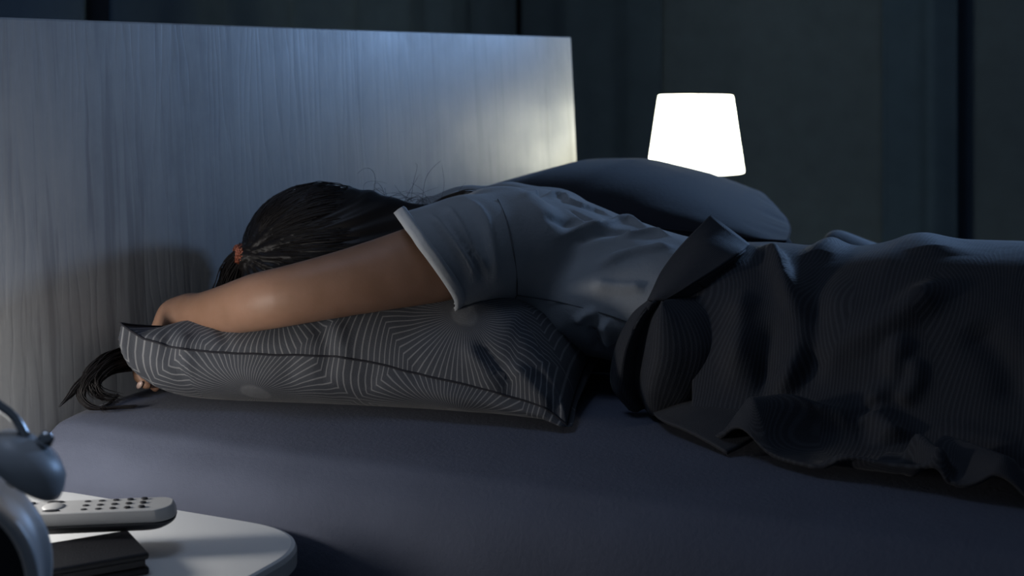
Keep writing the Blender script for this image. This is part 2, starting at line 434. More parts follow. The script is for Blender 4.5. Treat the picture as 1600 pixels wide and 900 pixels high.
# ------------------------------------------------------------ pillows
def pillow(name, corners, H, seamz, ground, material, label, Q=.075, Q2=.15, N=110, bow=.018, gather=.004, lines_top=(), lines_bot=(), seed=3, uv0=(0, 0), pip=True, bulge=.012, post=None, group=None):
    c00, c10, c11, c01 = [np.array(c, float) for c in corners]            # near-left, near-right, far-right, far-left
    g = (1-np.cos(np.linspace(0, math.pi, N)))/2; g = .75*g+.25*np.linspace(0, 1, N)
    A, B = np.meshgrid(g, g, indexing='ij')
    L1 = np.linalg.norm(c10-c00); L2 = np.linalg.norm(c01-c00)
    base = (1-A)[..., None]*(1-B)[..., None]*c00+A[..., None]*(1-B)[..., None]*c10+A[..., None]*B[..., None]*c11+(1-A)[..., None]*B[..., None]*c01
    sA = np.sin(A*math.pi)**.8; sB = np.sin(B*math.pi)**.8
    base[..., 1] += bow*sA*(1-2*B); base[..., 0] += bow*sB*(1-2*A)
    qa = np.minimum(A, 1-A)*L1; qb = np.minimum(B, 1-B)*L2
    q = (qa**-3.+qb**-3.+1e-9)**(-1/3.) if False else 1/np.cbrt(1/np.maximum(qa, 1e-5)**3+1/np.maximum(qb, 1e-5)**3)
    sz = seamz(A, B); h = H(A, B, base[..., 0], base[..., 1]); g0 = ground(A, B, base[..., 0], base[..., 1])
    def quarter(q, Q): s_ = np.clip(1-q/Q, 0, 1); return np.sqrt(np.maximum(0, 1-s_**2))
    kt = quarter(q, Q2); kb = quarter(q, Q)
    top = sz+(h-sz)*kt; bot = sz+(g0-sz)*kb
    along = np.where(qb < qa, A*L1, B*L2+3)
    PN = np.stack([along.ravel()*1., np.zeros(along.size), np.zeros(along.size)], 1)
    gz = vnoise(PN, 60, seed).reshape(along.shape)+.6*vnoise(PN, 130, seed+1).reshape(along.shape)
    env = np.exp(-((q-.02)/.028)**2)
    top += gather*gz*env*1.1; 
    botout = gather*vnoise(PN, 70, seed+2).reshape(along.shape)*np.exp(-((q-.015)/.022)**2)
    # lower half swells outward a little past the seam
    cx, cy = base[..., 0].mean(), base[..., 1].mean()
    out = np.stack([np.where(qa < qb, np.sign(A-.5), 0.), np.where(qb <= qa, np.sign(B-.5), 0.)], -1)
    sw = np.sin(np.clip(kb, 0, 1)*math.pi)*np.clip(1-q/Q, 0, 1)
    T = np.dstack([base[..., 0], base[..., 1], top]); Bm = np.dstack([base[..., 0]+out[..., 0]*(bulge*sw+botout), base[..., 1]+out[..., 1]*(bulge*sw+botout), bot])
    n = N*N; V = np.vstack([T.reshape(-1, 3), Bm.reshape(-1, 3)])
    F = [[i*N+j, (i+1)*N+j, (i+1)*N+j+1, i*N+j+1] for i in range(N-1) for j in range(N-1)]
    F = np.array(F); Nt = normals(V[:n], F); Nb = -normals(V[n:], F)
    V[:n] = ridges(V[:n], Nt, lines_top); V[n:] = ridges(V[n:], Nb, lines_bot)
    if post is not None: V[:n] = post(V[:n])
    # arc lengths from the near seam give the pattern its run over the cloth
    def arc(S): 
        S = S.reshape(N, N, 3); d = np.linalg.norm(np.diff(S, axis=1), axis=2); return np.concatenate([np.zeros((N, 1)), np.cumsum(d, 1)], 1)
    U = A*L1+base[0, 0, 0]
    uv = np.vstack([np.column_stack([(U-uv0[0]).ravel(), (arc(V[:n])-.085).ravel()]), np.column_stack([(U-uv0[0]).ravel(), (.055-arc(V[n:])).ravel()])])
    bd = np.zeros((N, N), bool); bd[0] = bd[-1] = True; bd[:, 0] = bd[:, -1] = True; bi = np.flatnonzero(bd.ravel())
    V[n+bi] = V[bi]
    Fb = F[:, ::-1]+n
    root = empty(name, (cx, cy, float(g0.min())), label, 'pillow')
    if group: root['group'] = group
    o = mesh('pillow_case', V, np.vstack([F, Fb]), material, root, uv=uv)
    if pip:
        idx = [(i, 0) for i in range(N)]+[(N-1, j) for j in range(1, N)]+[(i, N-1) for i in range(N-2, -1, -1)]+[(0, j) for j in range(N-2, -1, -1)]
        pts = np.array([V[i*N+j] for i, j in idx]); pv, pf = tube(pts, .0013, 6)
        mesh('piping', pv, pf, M['piping'], root)
    return root

def H1(A, B, X, Y):
    h = np.interp(X, [-.0, .066, .092, .22, .34, .45, .50, .55, .60, .66], [.088, .086, .104, .114, .126, .134, .124, .085, .045, .02])
    h = h+.012*np.exp(-((Y-.2)/.12)**2)
    h -= .06*np.exp(-(((X-.13)/.13)**2+((Y-.36)/.13)**2))              # where the head sinks in
    h -= .05*np.exp(-(((X-.46)/.12)**2+((Y-.43)/.17)**2))              # where the chest sinks in
    return h
def S1(A, B):
    near = np.interp(A, [0, .05, .1, .2, .35, .48, .65, .85, .95, 1], [.104, .086, .078, .071, .071, .070, .056, .035, .024, .006])
    return near*(1-B)**3+.05*(1-(1-B)**3)
PW = [
 ([(0.1091, 0.0341, 0.0937), (0.1154, 0.0166, 0.0783), (0.1289, 0.015, 0.0532), (0.1425, 0.0275, 0.0331)], 0.007, -0.006),
 ([(0.1264, 0.0362, 0.0909), (0.1332, 0.0214, 0.0713), (0.1459, 0.0232, 0.0419)], 0.007, 0.006),
 ([(0.1574, 0.0636, 0.1002), (0.1776, 0.0451, 0.0859), (0.1861, 0.041, 0.0708)], 0.006, -0.004),
 ([(0.2773, 0.0958, 0.108), (0.2922, 0.0794, 0.0894), (0.3013, 0.0748, 0.0685), (0.2978, 0.0707, 0.0391)], 0.008, -0.005),
 ([(0.2968, 0.1001, 0.1088), (0.3113, 0.084, 0.0901), (0.3227, 0.0797, 0.0658), (0.3211, 0.0753, 0.0479)], 0.008, 0.005),
 ([(0.2603, 0.0604, 0.0601), (0.2553, 0.0612, 0.037)], 0.01, -0.003),
 ([(0.4553, 0.1228, 0.0915), (0.4855, 0.1197, 0.0618), (0.5087, 0.122, 0.0402)], 0.008, 0.008),
 ([(0.4696, 0.1271, 0.0919), (0.4997, 0.1241, 0.0659), (0.5233, 0.125, 0.041)], 0.006, -0.006),
 ([(0.5096, 0.1286, 0.0695), (0.5372, 0.1296, 0.0501), (0.5632, 0.1277, 0.0243)], 0.008, 0.009),
 ([(0.5349, 0.1347, 0.0634), (0.559, 0.1338, 0.0441), (0.5753, 0.1325, 0.0244)], 0.006, -0.006),
 ([(0.3539, 0.0852, 0.0564), (0.3517, 0.0861, 0.0337)], 0.008, -0.004),
 ([(0.3959, 0.101, 0.072), (0.4042, 0.1012, 0.0579), (0.4096, 0.0991, 0.05)], 0.005, -0.003),
 ([(0.0748, -0.0, 0.0854), (0.0842, 0.0002, 0.0634), (0.0921, 0.0196, 0.0298)], 0.01, -0.004),
]
pillow('pillow', [(.062, -.004, 0), (.580, .132, 0), (.45, .78, 0), (.055, .70, 0)], H1, S1, lambda A, B, X, Y: .001+0*A, M['pillow'],
       'charcoal pillow with woven starburst lines, under the sleeper\'s arm', uv0=(.215, 0), Q=.07, Q2=.10, gather=.0035, lines_top=PW, lines_bot=PW)

# far side: one dark pillow lying on another
def Hlow(A, B, X, Y): return .11+0*A
fl = pillow('pillow', [(.02, .80, 0), (.52, .80, 0), (.52, 1.42, 0), (.02, 1.42, 0)], Hlow, lambda A, B: .05+0*A, lambda A, B, X, Y: .001+0*A, M['dark_pillow'],
       'plain dark pillow lying flat on the far side, underneath the other', Q=.07, Q2=.14, N=60, gather=.002)
def Hup(A, B, X, Y):
    return np.interp(X, [0, .1, .2, .3, .4, .5, .6, .68], [.170, .212, .234, .236, .218, .188, .155, .125])
def Gup(A, B, X, Y): return np.interp(X, [0, .45, .52, .6, .68], [.112, .112, .112, .112, .122])
pillow('pillow', [(.015, .82, 0), (.655, .82, 0), (.49, 1.34, 0), (.02, 1.40, 0)], Hup, lambda A, B: np.interp(A, [0, .5, 1], [.15, .155, .138]), Gup, M['dark_pillow'],
       'dark plump pillow in front of the glowing lamp, on top', Q=.10, Q2=.28, N=80, gather=.003, bulge=.0, bow=-.022)

# ------------------------------------------------------------ person
person = empty('person', (.5, .43, 0), 'sleeping person face down in a grey t-shirt, arm hugging the starburst pillow', 'person')
TORSO = [(.305, .425, .174, .06, .045), (.335, .430, .164, .115, .060), (.37, .434, .153, .165, .072), (.43, .435, .140, .183, .080), (.50, .434, .120, .172, .079), (.58, .432, .106, .152, .075),
         (.65, .43, .095, .145, .072), (.75, .43, .088, .152, .072), (.85, .43, .086, .165, .078), (.94, .43, .085, .160, .078), (1.0, .43, .080, .14, .070)]
ARM = [((.440, .270, .184), .058), ((.415, .205, .181), .053), ((.386, .158, .1735), .047), ((.3251, .095, .1576), .039), ((.2628, .055, .1425), .0345), ((.215, .058, .131), .0335), ((.1667, .072, .1175), .030), ((.12, .084, .106), .026), ((.083, .096, .099), .0235)]
S = Field((-.02, -.03, -.03), (1.95, .88, .30), .0042)
S.loft(TORSO, 0, .02)
S.ell((.41, .30, .19), (.06, .06, .055), .03); S.ell((.37, .55, .160), (.06, .06, .050), .03)
S.ell((.44, .36, .178), (.085, .07, .042), .03); S.ell((.40, .48, .166), (.08, .07, .042), .03)
A_ = spline([(*p, r) for p, r in ARM], 30); S.chain([(tuple(a[:3]), a[3]) for a in A_], .004)
S.cone((.36, .42, .168), (.20, .36, .150), .058, .052, .03)                       # neck
S.ell((.122, .340, .150), (.108, .077, .088), .01)                                # skull
S.ell((.182, .340, .105), (.07, .055, .055), .03)                                 # jaw
S.ell((.132, .340, .062), (.016, .012, .020), .012)                               # nose
S.ell((.102, .315, .072), (.014, .014, .010), .01, True); S.ell((.102, .365, .072), (.014, .014, .010), .01, True)
S.ell((.102, .315, .078), (.011, .011, .011), .003); S.ell((.102, .365, .078), (.011, .011, .011), .003)
S.ell((.169, .340, .058), (.008, .02, .008), .008)                                # lips
for sy in (-1, 1): S.ell((.132, .340+sy*.079, .128), (.026, .010, .018), .008)    # ears
# far arm folded under the pillow's far side
S.chain([((.38, .55, .168), .052), ((.31, .555, .170), .051), ((.24, .56, .166), .047), ((.15, .575, .148), .040), ((.105, .62, .135), .033), ((.10, .70, .125), .029), ((.085, .735, .118), .024)], .02)
for j, (dx, L) in enumerate([(-.03, .045), (-.01, .055), (.01, .05), (.03, .04)]):
    S.chain([((.085+dx*.9, .755, .116), .010), ((.085+dx, .785, .105), .009), ((.085+dx, .805, .085), .008)], .004)
# near hand: hangs over the pillow's end, fingers pointing down, thumb on the inner side
S.cone((.086, .096, .100), (.066, .092, .097), .0235, .022, .012)
S.cone((.070, .082, .097), (.041, .074, .062), .0145, .0125, .012); S.cone((.070, .100, .098), (.040, .100, .062), .015, .0125, .012); S.cone((.068, .110, .096), (.042, .122, .066), .013, .012, .012)
for (ky, L, fx) in ((.066, .78, .0), (.085, .94, -.002), (.104, 1.0, -.003), (.122, .92, -.001)):
    tip_y = ky*.9+.004
    S.chain([((.040+fx, ky+.004, .066), .0095), ((.030+fx, ky, .062-.026*L), .0085), ((.034, ky-.002, .058-.042*L), .0078), ((.046, tip_y, max(.0085, .050-.045*L)), .0070)], .0035)
S.chain([((.075, .118, .098), .014), ((.060, .143, .085), .011), ((.055, .158, .068), .0088)], .008)
# legs
for sy, hy in ((-1, .345), (1, .515)):
    S.chain([((.92, hy, .080), .076), ((1.15, hy+sy*.015, .072), .072), ((1.38, hy+sy*.03, .056), .052), ((1.50, hy+sy*.03, .056), .053), ((1.76, hy+sy*.02, .042), .034), ((1.80, hy+sy*.02, .045), .032), ((1.90, hy+sy*.03, .022), .018)], .03)
V, F = S.mesh(); V[:, 2] = np.maximum(V[:, 2], .001)
wgt = (np.clip((V[:, 0]-.10)/.03, 0, 1)*np.clip((.42-V[:, 0])/.05, 0, 1)*np.clip((.22-V[:, 1])/.05, 0, 1))[:, None]
for _ in range(30):
    Sm = np.zeros_like(V); Nn = np.zeros(len(V))
    for k in range(4):
        np.add.at(Sm, F[:, k], V[F[:, (k+1) % 4]]); np.add.at(Nn, F[:, k], 1)
    V = V+wgt*.6*(Sm/Nn[:, None]-V)
V = V+normals(V, F)*wgt*.0012
body = mesh('body', V, F, M['skin'], person)
# the one nail that shows
nv, nf = lathe([(.0001, .0012), (.003, .001), (.0042, .0002), (.0045, -.001)], 14)
nv = nv*np.array([1, 1.25, 1]); nv = np.column_stack([nv[:, 0]*.6+nv[:, 1]*.7, -nv[:, 2]*1.0, nv[:, 1]*.8-nv[:, 0]*.5])+np.array([.042, .054, .0165])
mesh('fingernail', nv, nf, M['nail'], body)

# t-shirt: the torso grown a little, a short sleeve, a hem at waist and cuff
T = Field((.08, .0, .0), (.80, .86, .30), .0036)
T.loft([r for r in TORSO if r[0] < .76], .010, .02)
T.ell((.41, .30, .192), (.068, .068, .062), .03); T.ell((.37, .55, .161), (.068, .068, .056), .03)
T.ell((.44, .36, .179), (.092, .078, .050), .03); T.ell((.40, .48, .167), (.088, .078, .049), .03)
T.chain([((.440, .280, .184), .070), ((.415, .205, .181), .066), ((.388, .158, .175), .0605), ((.355, .115, .168), .060), ((.33, .08, .16), .060)], .02)
T.chain([((.38, .55, .168), .061), ((.31, .555, .171), .061), ((.24, .56, .167), .057), ((.15, .57, .150), .053)], .02)
T.cone((.315, .415, .174), (.40, .43, .165), .056, .07, .03)
V, F = T.mesh()
V0 = V.copy()
CU = np.array([.391, .160, .1734]); CD = np.array([.40, .86, .05]); CD /= np.linalg.norm(CD)      # cuff plane, tilted like the photo's
CUn = np.array([-.676, -.459, -.577]); CUn /= np.linalg.norm(CUn)
dn = (V-CU)@CUn; vv_ = (V-CU)@np.array([.525, .245, -.81]); dn = dn-14*np.maximum(0, vv_-.032)**2
mask = ~((dn > 0) & (V[:, 1] < .31) & (np.linalg.norm(V-CU, axis=1) < .19))
far_n = np.array([-.95, .10, -.30]); far_n /= np.linalg.norm(far_n)
mask &= ~(((V-np.array([.172, .565, .16]))@far_n > 0) & (V[:, 1] > .47))
mask &= ~((V[:, 0] < .285) & (np.abs(V[:, 1]-.385) < .095)); mask &= V[:, 0] < .74
V, F = keep(V, F, mask)
NN = normals(V, F)
SH = [
 ([(0.4013, 0.1344, 0.2354), (0.4221, 0.1272, 0.2221), (0.4436, 0.1295, 0.197), (0.4587, 0.1492, 0.158)], 0.0051, 0.0068),
 ([(0.4057, 0.1454, 0.2382), (0.4322, 0.1354, 0.2203), (0.4524, 0.14, 0.1947), (0.4645, 0.1593, 0.157)], 0.00425, -0.0051),
 ([(0.4088, 0.1638, 0.2427), (0.432, 0.1471, 0.228), (0.4532, 0.1434, 0.1996), (0.4678, 0.1596, 0.1647)], 0.0051, 0.0068),
 ([(0.4268, 0.1875, 0.249), (0.4554, 0.1729, 0.2303), (0.4709, 0.1634, 0.1944), (0.4725, 0.1722, 0.1557)], 0.0068, 0.0051),
 ([(0.4658, 0.2688, 0.2488), (0.4389, 0.4108, 0.2345), (0.4497, 0.436, 0.2292), (0.473, 0.4025, 0.2247), (0.4894, 0.4529, 0.2121), (0.5156, 0.4425, 0.2057)], 0.00425, 0.0085),
 ([(0.4896, 0.3561, 0.2232), (0.5222, 0.3633, 0.2083), (0.5214, 0.4345, 0.2043)], 0.00425, -0.0068),
 ([(0.5072, 0.2671, 0.1995), (0.5132, 0.3206, 0.2018), (0.5256, 0.3616, 0.2062), (0.5291, 0.4552, 0.2025), (0.5714, 0.4282, 0.193)], 0.0059499999999999996, 0.0085),
 ([(0.5194, 0.3055, 0.1878), (0.5401, 0.3625, 0.197), (0.5597, 0.4039, 0.1934)], 0.0068, -0.0068),
 ([(0.5568, 0.3646, 0.1894), (0.5776, 0.4205, 0.1908), (0.6009, 0.4293, 0.1869)], 0.0051, 0.0085),
 ([(0.5517, 0.2954, 0.1616), (0.5793, 0.3342, 0.1741), (0.6026, 0.357, 0.1783), (0.6177, 0.3873, 0.1795)], 0.0068, 0.0085),
 ([(0.5515, 0.2747, 0.1424), (0.5868, 0.2848, 0.1395), (0.6169, 0.2928, 0.1404)], 0.0085, 0.0068),
 ([(0.4954, 0.2608, 0.2232), (0.5025, 0.3044, 0.2111), (0.5117, 0.3455, 0.2113)], 0.0068, -0.0051),
 ([(0.5369, 0.2632, 0.0964), (0.5493, 0.2637, 0.1074), (0.5646, 0.2672, 0.1118)], 0.0051, 0.0085),
 ([(0.5682, 0.2684, 0.1018), (0.5749, 0.2725, 0.09), (0.5753, 0.2824, 0.0727)], 0.0085, 0.015299999999999998),
 ([(0.5518, 0.2677, 0.0929), (0.5558, 0.2789, 0.0756), (0.5494, 0.3056, 0.0544)], 0.0059499999999999996, -0.0102),
 ([(0.4825, 0.2511, 0.1137), (0.5173, 0.2696, 0.082)], 0.01275, 0.0068),
]
V = ridges(V, NN, SH)
NN = normals(V, F)
sw = np.clip((V[:, 0]-.44)/.2, 0, 1)
V = V+NN*((.0030*vnoise(V*np.array([.5, 1.3, 1.3]), 48, 11)*(.35+.65*sw)+.0012*vnoise(V, 90, 12))[:, None])
V[:, 2] = np.maximum(V[:, 2], .002)
shirt = solid(mesh('t_shirt', V, F, M['shirt'], person), .0015)
SEAMS = [
[(0.4497, 0.2251, 0.2465), (0.473, 0.2013, 0.2244), (0.4856, 0.194, 0.1877), (0.4823, 0.2105, 0.1509), (0.4736, 0.2291, 0.1306)],
[(0.4736, 0.2291, 0.1306), (0.5145, 0.256, 0.1216), (0.5684, 0.268, 0.1097), (0.6038, 0.2726, 0.1)],
[(0.4736, 0.2291, 0.1306), (0.4624, 0.2386, 0.1182), (0.4378, 0.2684, 0.0941)]]
for L in SEAMS:
    tv, tf = tube(spline(L, 24)+np.array([.0004, -.0012, .0008]), .0008, 5); mesh('seam', tv, tf, M['piping_grey'], shirt)
# cuff band: a doubled ring of cloth round the opening
def ring(V, F):                                  # ordered boundary loops
    from collections import Counter, defaultdict
    E = np.vstack([F[:, [k, (k+1) % 4]] for k in range(4)]); Es = np.sort(E, 1); u, c = np.unique(Es, axis=0, return_counts=True); b = u[c == 1]
    adj = defaultdict(list)
    for a, d in b: adj[a].append(d); adj[d].append(a)
    loops = []; seen = set()
    for s0 in adj:
        if s0 in seen: continue
        L = [s0]; seen.add(s0); cur = s0
        while True:
            nx = [q for q in adj[cur] if q not in seen]
            if not nx: break
            cur = nx[0]; seen.add(cur); L.append(cur)
        loops.append(L)
    return sorted(loops, key=len, reverse=True)
def smooth_loop(P, it=12):
    for _ in range(it): P = .5*P+.25*(np.roll(P, 1, 0)+np.roll(P, -1, 0))
    return P
for L in ring(V, F):
    P = V[L]
    if len(L) > 30 and P[:, 1].mean() < .25 and P[:, 0].mean() < .5:
        P = smooth_loop(P, 20); c = P.mean(0); P = np.vstack([P, P[:1]])
        bands = []
        n = len(P)
        rows = []
        for off, gr in ((.001, .0005), (.002, .0045), (-.004, .0055), (-.008, .0052), (-.0125, .004), (-.0135, -.001)):
            rad = P-c; rad -= (rad@CUn)[:, None]*CUn; rad /= np.linalg.norm(rad, axis=1)[:, None]
            rows.append(P+CUn*off+rad*gr*.55)
        Vv = np.vstack(rows); Ff = [[r*n+i, r*n+i+1, (r+1)*n+i+1, (r+1)*n+i] for r in range(len(rows)-1) for i in range(n-1)]
        mesh('sleeve_cuff', Vv, Ff, M['seam'], shirt)
        break

# ------------------------------------------------------------ hair
TIE = np.array([.050, .258, .153]); HC = np.array([.124, .340, .146]); HR = np.array([.116, .090, .099])
Hf = Field((0, .2, .02), (.34, .5, .30), .003)
Hf.ell(HC, HR*.99, .01); Hf.cone((.19, .355, .170), (.265, .385, .176), .055, .044, .04); Hf.cone((.095, .29, .12), (.066, .245, .095), .042, .026, .03)
Hf.cone((.085, .295, .152), TIE, .045, .012, .03)
V, F = Hf.mesh()
V, F = keep(V, F, ~((V[:, 2] < .085) & (V[:, 0] < .4)))
NN = normals(V, F); ang = np.arctan2((V-TIE)[:, 2]*1.2, (V-TIE)[:, 0]+(V-TIE)[:, 1]*.6)
V = V+NN*(.0012*np.sin(ang*60)+.0018*np.sin(ang*17+1))[:, None]
hair = mesh('hair', V, F, M['hair'], person)
parts = []
u_t = (TIE-HC)/HR; u_t /= np.linalg.norm(u_t)
for i in range(1300):
    v = rng.normal(size=3); v /= np.linalg.norm(v)
    if v[2] < -.45 or v@u_t > .93: continue
    if v[1] > .6 and rng.random() < .6: continue
    ang = math.acos(max(-1, min(1, v@u_t))); a0 = rng.uniform(0, .5); K = 9; pts = []
    lift = rng.uniform(.0, .0022)
    for q in np.linspace(a0, 1, K):
        s_ = (math.sin((1-q)*ang)*v+math.sin(q*ang)*u_t)/math.sin(ang)
        p = HC+s_*(HR+.0008+lift*math.sin((q-a0)/(1-a0)*math.pi))
        e = max(0, (q-.72)/.28)**1.5; p = p*(1-e)+TIE*e+rng.normal(size=3)*.0004
        pts.append(p)
    parts.append(tube(pts, np.linspace(.0006, .0005, K), 3, False))
mesh('hair_strands', *join(parts), M['hair'], hair)['kind'] = 'stuff'
# ponytail: falls behind the pillow and curls out on the sheet by the headboard
def wisp(ctrl, n, spread, r, K=26, taper=True):
    out = []; 
    for _ in range(n):
        o1 = rng.normal(size=3); o1 /= np.linalg.norm(o1); o1 *= rng.random()**.5; wv = rng.normal(size=3)*.35
        P = spline(ctrl, K); t = np.linspace(0, 1, K); sp = np.interp(t, np.linspace(0, 1, len(spread)), spread)
        P = P+(o1[None]*sp[:, None])+wv[None]*(sp*np.sin(t*7+rng.uniform(0, 6)))[:, None]*.3
        P[:, 0] = np.maximum(P[:, 0], .006+rng.random()*.003); P[:, 2] = np.maximum(P[:, 2], .0015+rng.random()*.004)
        P = P[:int(K*rng.uniform(.82, 1))+1]
        R = np.full(len(P), r); 
        if taper: R[-5:] *= np.linspace(1, .2, 5)
        out.append(tube(P, R, 3, False))
    return out
tail = [TIE, (.034, .262, .132), (.022, .262, .100), (.020, .22, .064), (.022, .15, .046), (.022, .08, .046), (.022, .04, .048), (.022, .012, .046)]
pt = wisp(tail+[(.018, -.012, .034), (.018, -.022, .016), (.034, -.020, .004), (.052, -.008, .003), (.075, .008, .003)], 150, [.012, .022, .022, .018, .014, .011, .007, .004, .003, .004], .0009, 40)
pt += wisp(tail+[(.020, -.006, .032), (.030, -.006, .018), (.05, .010, .010)], 110, [.006, .016, .018, .018, .015, .012, .008], .0008, 32)
pt += wisp(tail+[(.014, -.020, .030), (.012, -.036, .018), (.012, -.052, .010)], 26, [.006, .014, .016, .016, .013, .008, .004, .001], .0008, 32)
pt += wisp([(.03, .03, .008), (.04, .0, .004), (.05, -.02, .003), (.07, -.03, .003)], 14, [.003, .004, .008, .012], .0003, 16)
ponytail = mesh('ponytail', *join(pt), M['hair'], hair)
d = TIE-np.array([.085, .295, .152]); tv, tf = lathe([(.0095+.0045*math.cos(a), .010*math.sin(a)) for a in np.linspace(0, 2*math.pi, 17)], 28)
q = Vector(d).to_track_quat('Z', 'Y'); tv = np.array([q @ Vector(v) for v in tv])+TIE+d*.05
tv += rng.normal(size=tv.shape)*.0003
o = mesh('hair_tie', tv, tf, M['tie'], hair); o['label'] = 'glittery copper hair tie'
fly = []
def fl_(ctrl, n, r=.00022, sp=(.002, .006, .014)): fly.extend(wisp(ctrl, n, list(sp), r, 18))
for k in range(46):
    a0 = np.array([rng.uniform(.17, .30), rng.uniform(.35, .41), 0]); a0[2] = np.interp(a0[0], [.17, .24, .30], [.232, .215, .205])
    dr = np.array([rng.uniform(-1.1, .3), rng.uniform(0, .5), rng.uniform(.3, 1.)]) if k < 22 else np.array([rng.uniform(.4, 1.), rng.uniform(.1, .5), rng.uniform(.2, .7)])
    dr /= np.linalg.norm(dr); L = rng.uniform(.04, .11) if k < 22 else rng.uniform(.03, .06); bend = rng.normal(size=3)*.35; bend[2] = -rng.uniform(.2, .9)
    fly.append(tube([a0+dr*L*q+bend*L*q*q+.002*np.sin(q*6+k)*np.roll(dr, 1) for q in np.linspace(0, 1, 14)], np.linspace(.00030, .00010, 14), 3, False))
fl_([(.27, .385, .205), (.30, .40, .228), (.34, .41, .232)], 12, .0003, (.004, .006, .008))
fl_([(.26, .37, .20), (.285, .385, .224), (.315, .395, .236), (.34, .40, .234)], 26, .0004, (.006, .004, .006)); fl_([(.12, .36, .22), (.09, .36, .235), (.06, .37, .23)], 5)
mesh('loose_hairs', *join(fly), M['hair'], hair)['kind'] = 'stuff'

# ------------------------------------------------------------ duvet
def sig(x): return 1/(1+np.exp(-x))
def duvet_height(X, Y):
    h = np.interp(X, [.60, .66, .72, .78, .84, .90, 1.04, 1.2, 1.5, 1.8, 1.95], [.165, .170, .172, .168, .173, .186, .190, .180, .15, .12, .09])
    yn = np.interp(X, [.6, .8, .95, 1.1, 1.4], [.235, .222, .215, .21, .20]); wn = np.interp(X, [.6, .85, 1.1, 1.5], [.014, .018, .03, .04])
    m = sig((Y-yn)/wn)*sig((.64-Y)/.035)
    dome = 1-.22*np.clip(np.abs(Y-.43)/.2, 0, 1.2)**2.2
    z = h*m*dome
    # crumpled rise on the far side of the bed
    far = .122*sig((X-.655)/.007)*np.exp(-((Y-1.05)/.17)**2)*(1-.3*np.clip((X-.67)/.12, 0, 1))
    return np.maximum(z, 0)+far+.010
nx, ny = 230, 260
gx = np.concatenate([np.linspace(0, .48, 170), np.linspace(.49, 1.36, 60)]); gy = np.concatenate([np.linspace(.0, .30, 150), np.linspace(.303, 1.30, 110)])
GX, GY = np.meshgrid(gx, gy, indexing='ij')
lead = np.interp(GY, [0, .05, .10, .17, .22, .30, .42, .55, .7, 1.3], [.24, .13, .08, .06, .032, .018, .014, .01, .01, .0])
X = .632+lead*np.clip(1-GX/.5, 0, 1)+GX; Y = GY+.075-.03*np.exp(-((X-1.2)/.2)**2)
Z = duvet_height(X, Y)
V = np.stack([X, Y, Z], -1).reshape(-1, 3)
F = np.array([[i*ny+j, (i+1)*ny+j, (i+1)*ny+j+1, i*ny+j+1] for i in range(nx-1) for j in range(ny-1)])
NN = normals(V, F)
DV = [
 ([(.752, .24, .02), (.752, .235, .07), (.750, .235, .115), (.742, .27, .155)], .016, .016),
 ([(.780, .22, .02), (.782, .22, .08), (.785, .24, .13)], .010, -.012),
 ([(.798, .21, .03), (.810, .215, .06), (.819, .22, .10), (.809, .24, .14), (.780, .30, .168), (.736, .40, .178)], .011, .020),
 ([(.832, .22, .05), (.836, .23, .12), (.820, .33, .165)], .014, -.012),
 ([(.810, .35, .160), (.806, .42, .178), (.80, .50, .178)], .018, .012),
 ([(.920, .50, .186), (.920, .43, .186), (.955, .34, .180)], .030, .008),
 ([(.971, .28, .170), (.923, .24, .140), (.878, .22, .117), (.853, .21, .099), (.841, .20, .072)], .016, .020),
 ([(.935, .23, .125), (.926, .22, .10), (.923, .20, .075), (.896, .20, .043)], .012, .014),
 ([(.945, .22, .10), (.948, .21, .075), (.935, .20, .05)], .010, .009),
 ([(1.0, .24, .14), (1.04, .22, .10), (1.05, .2, .06)], .02, -.010),
 ([(.771, .112, .01), (.825, .165, .01), (.855, .190, .01), (.886, .201, .01), (.906, .203, .01)], .026, .048),
 ([(.906, .203, .03), (.925, .185, .02), (.94, .16, .01)], .018, .024),
 ([(.880, .088, .01), (.895, .077, .01), (.941, .067, .01), (.977, .066, .01), (1.0, .07, .01)], .008, .014),
 ([(.93, .11, .01), (.97, .10, .01)], .02, .010),
 ([(.963, .116, .01), (.985, .085, .01), (1.001, .065, .01)], .010, .028),
 ([(.975, .135, .01), (1.02, .10, .01), (1.07, .055, .01)], .020, .030),
 ([(.95, .20, .02), (1.0, .185, .02), (1.06, .17, .02)], .012, .018),
 ([(1.0, .155, .02), (1.06, .145, .02), (1.12, .14, .02)], .010, -.014),
]
V = ridges(V, NN, DV)
NN = normals(V, F)
lowz = np.exp(-V[:, 2]/.05)
V = V+NN*(.0035*vnoise(V*np.array([1, 1, .6]), 34, 21)+.003*vnoise(V, 62, 22)*lowz)[:, None]
V[:, 2] = np.maximum(V[:, 2], .004)
uv = np.column_stack([V[:, 0]*1.0, (GY.ravel()+V[:, 2]*-1.)])
parts_V = [V]; parts_F = [F.tolist()]; UV = [uv]
def patch(rows, nu=26, nv=26, seed=0, amp=.0015):
    R = [spline(r, nv) for r in rows]; R = np.array(R)
    G = np.array([spline(R[:, j], nu) for j in range(nv)]).transpose(1, 0, 2)
    P = G.reshape(-1, 3); f = np.array([[i*nv+j, (i+1)*nv+j, (i+1)*nv+j+1, i*nv+j+1] for i in range(nu-1) for j in range(nv-1)])
    P = P+normals(P, f)*(amp*vnoise(P, 60, seed))[:, None]
    n = sum(len(v) for v in parts_V); parts_V.append(P); parts_F.append((f+n).tolist())
    a = np.linspace(0, .18, nu); b = np.linspace(0, .18, nv); A_, B_ = np.meshgrid(a, b, indexing='ij'); UV.append(np.column_stack([A_.ravel(), B_.ravel()+.3]))
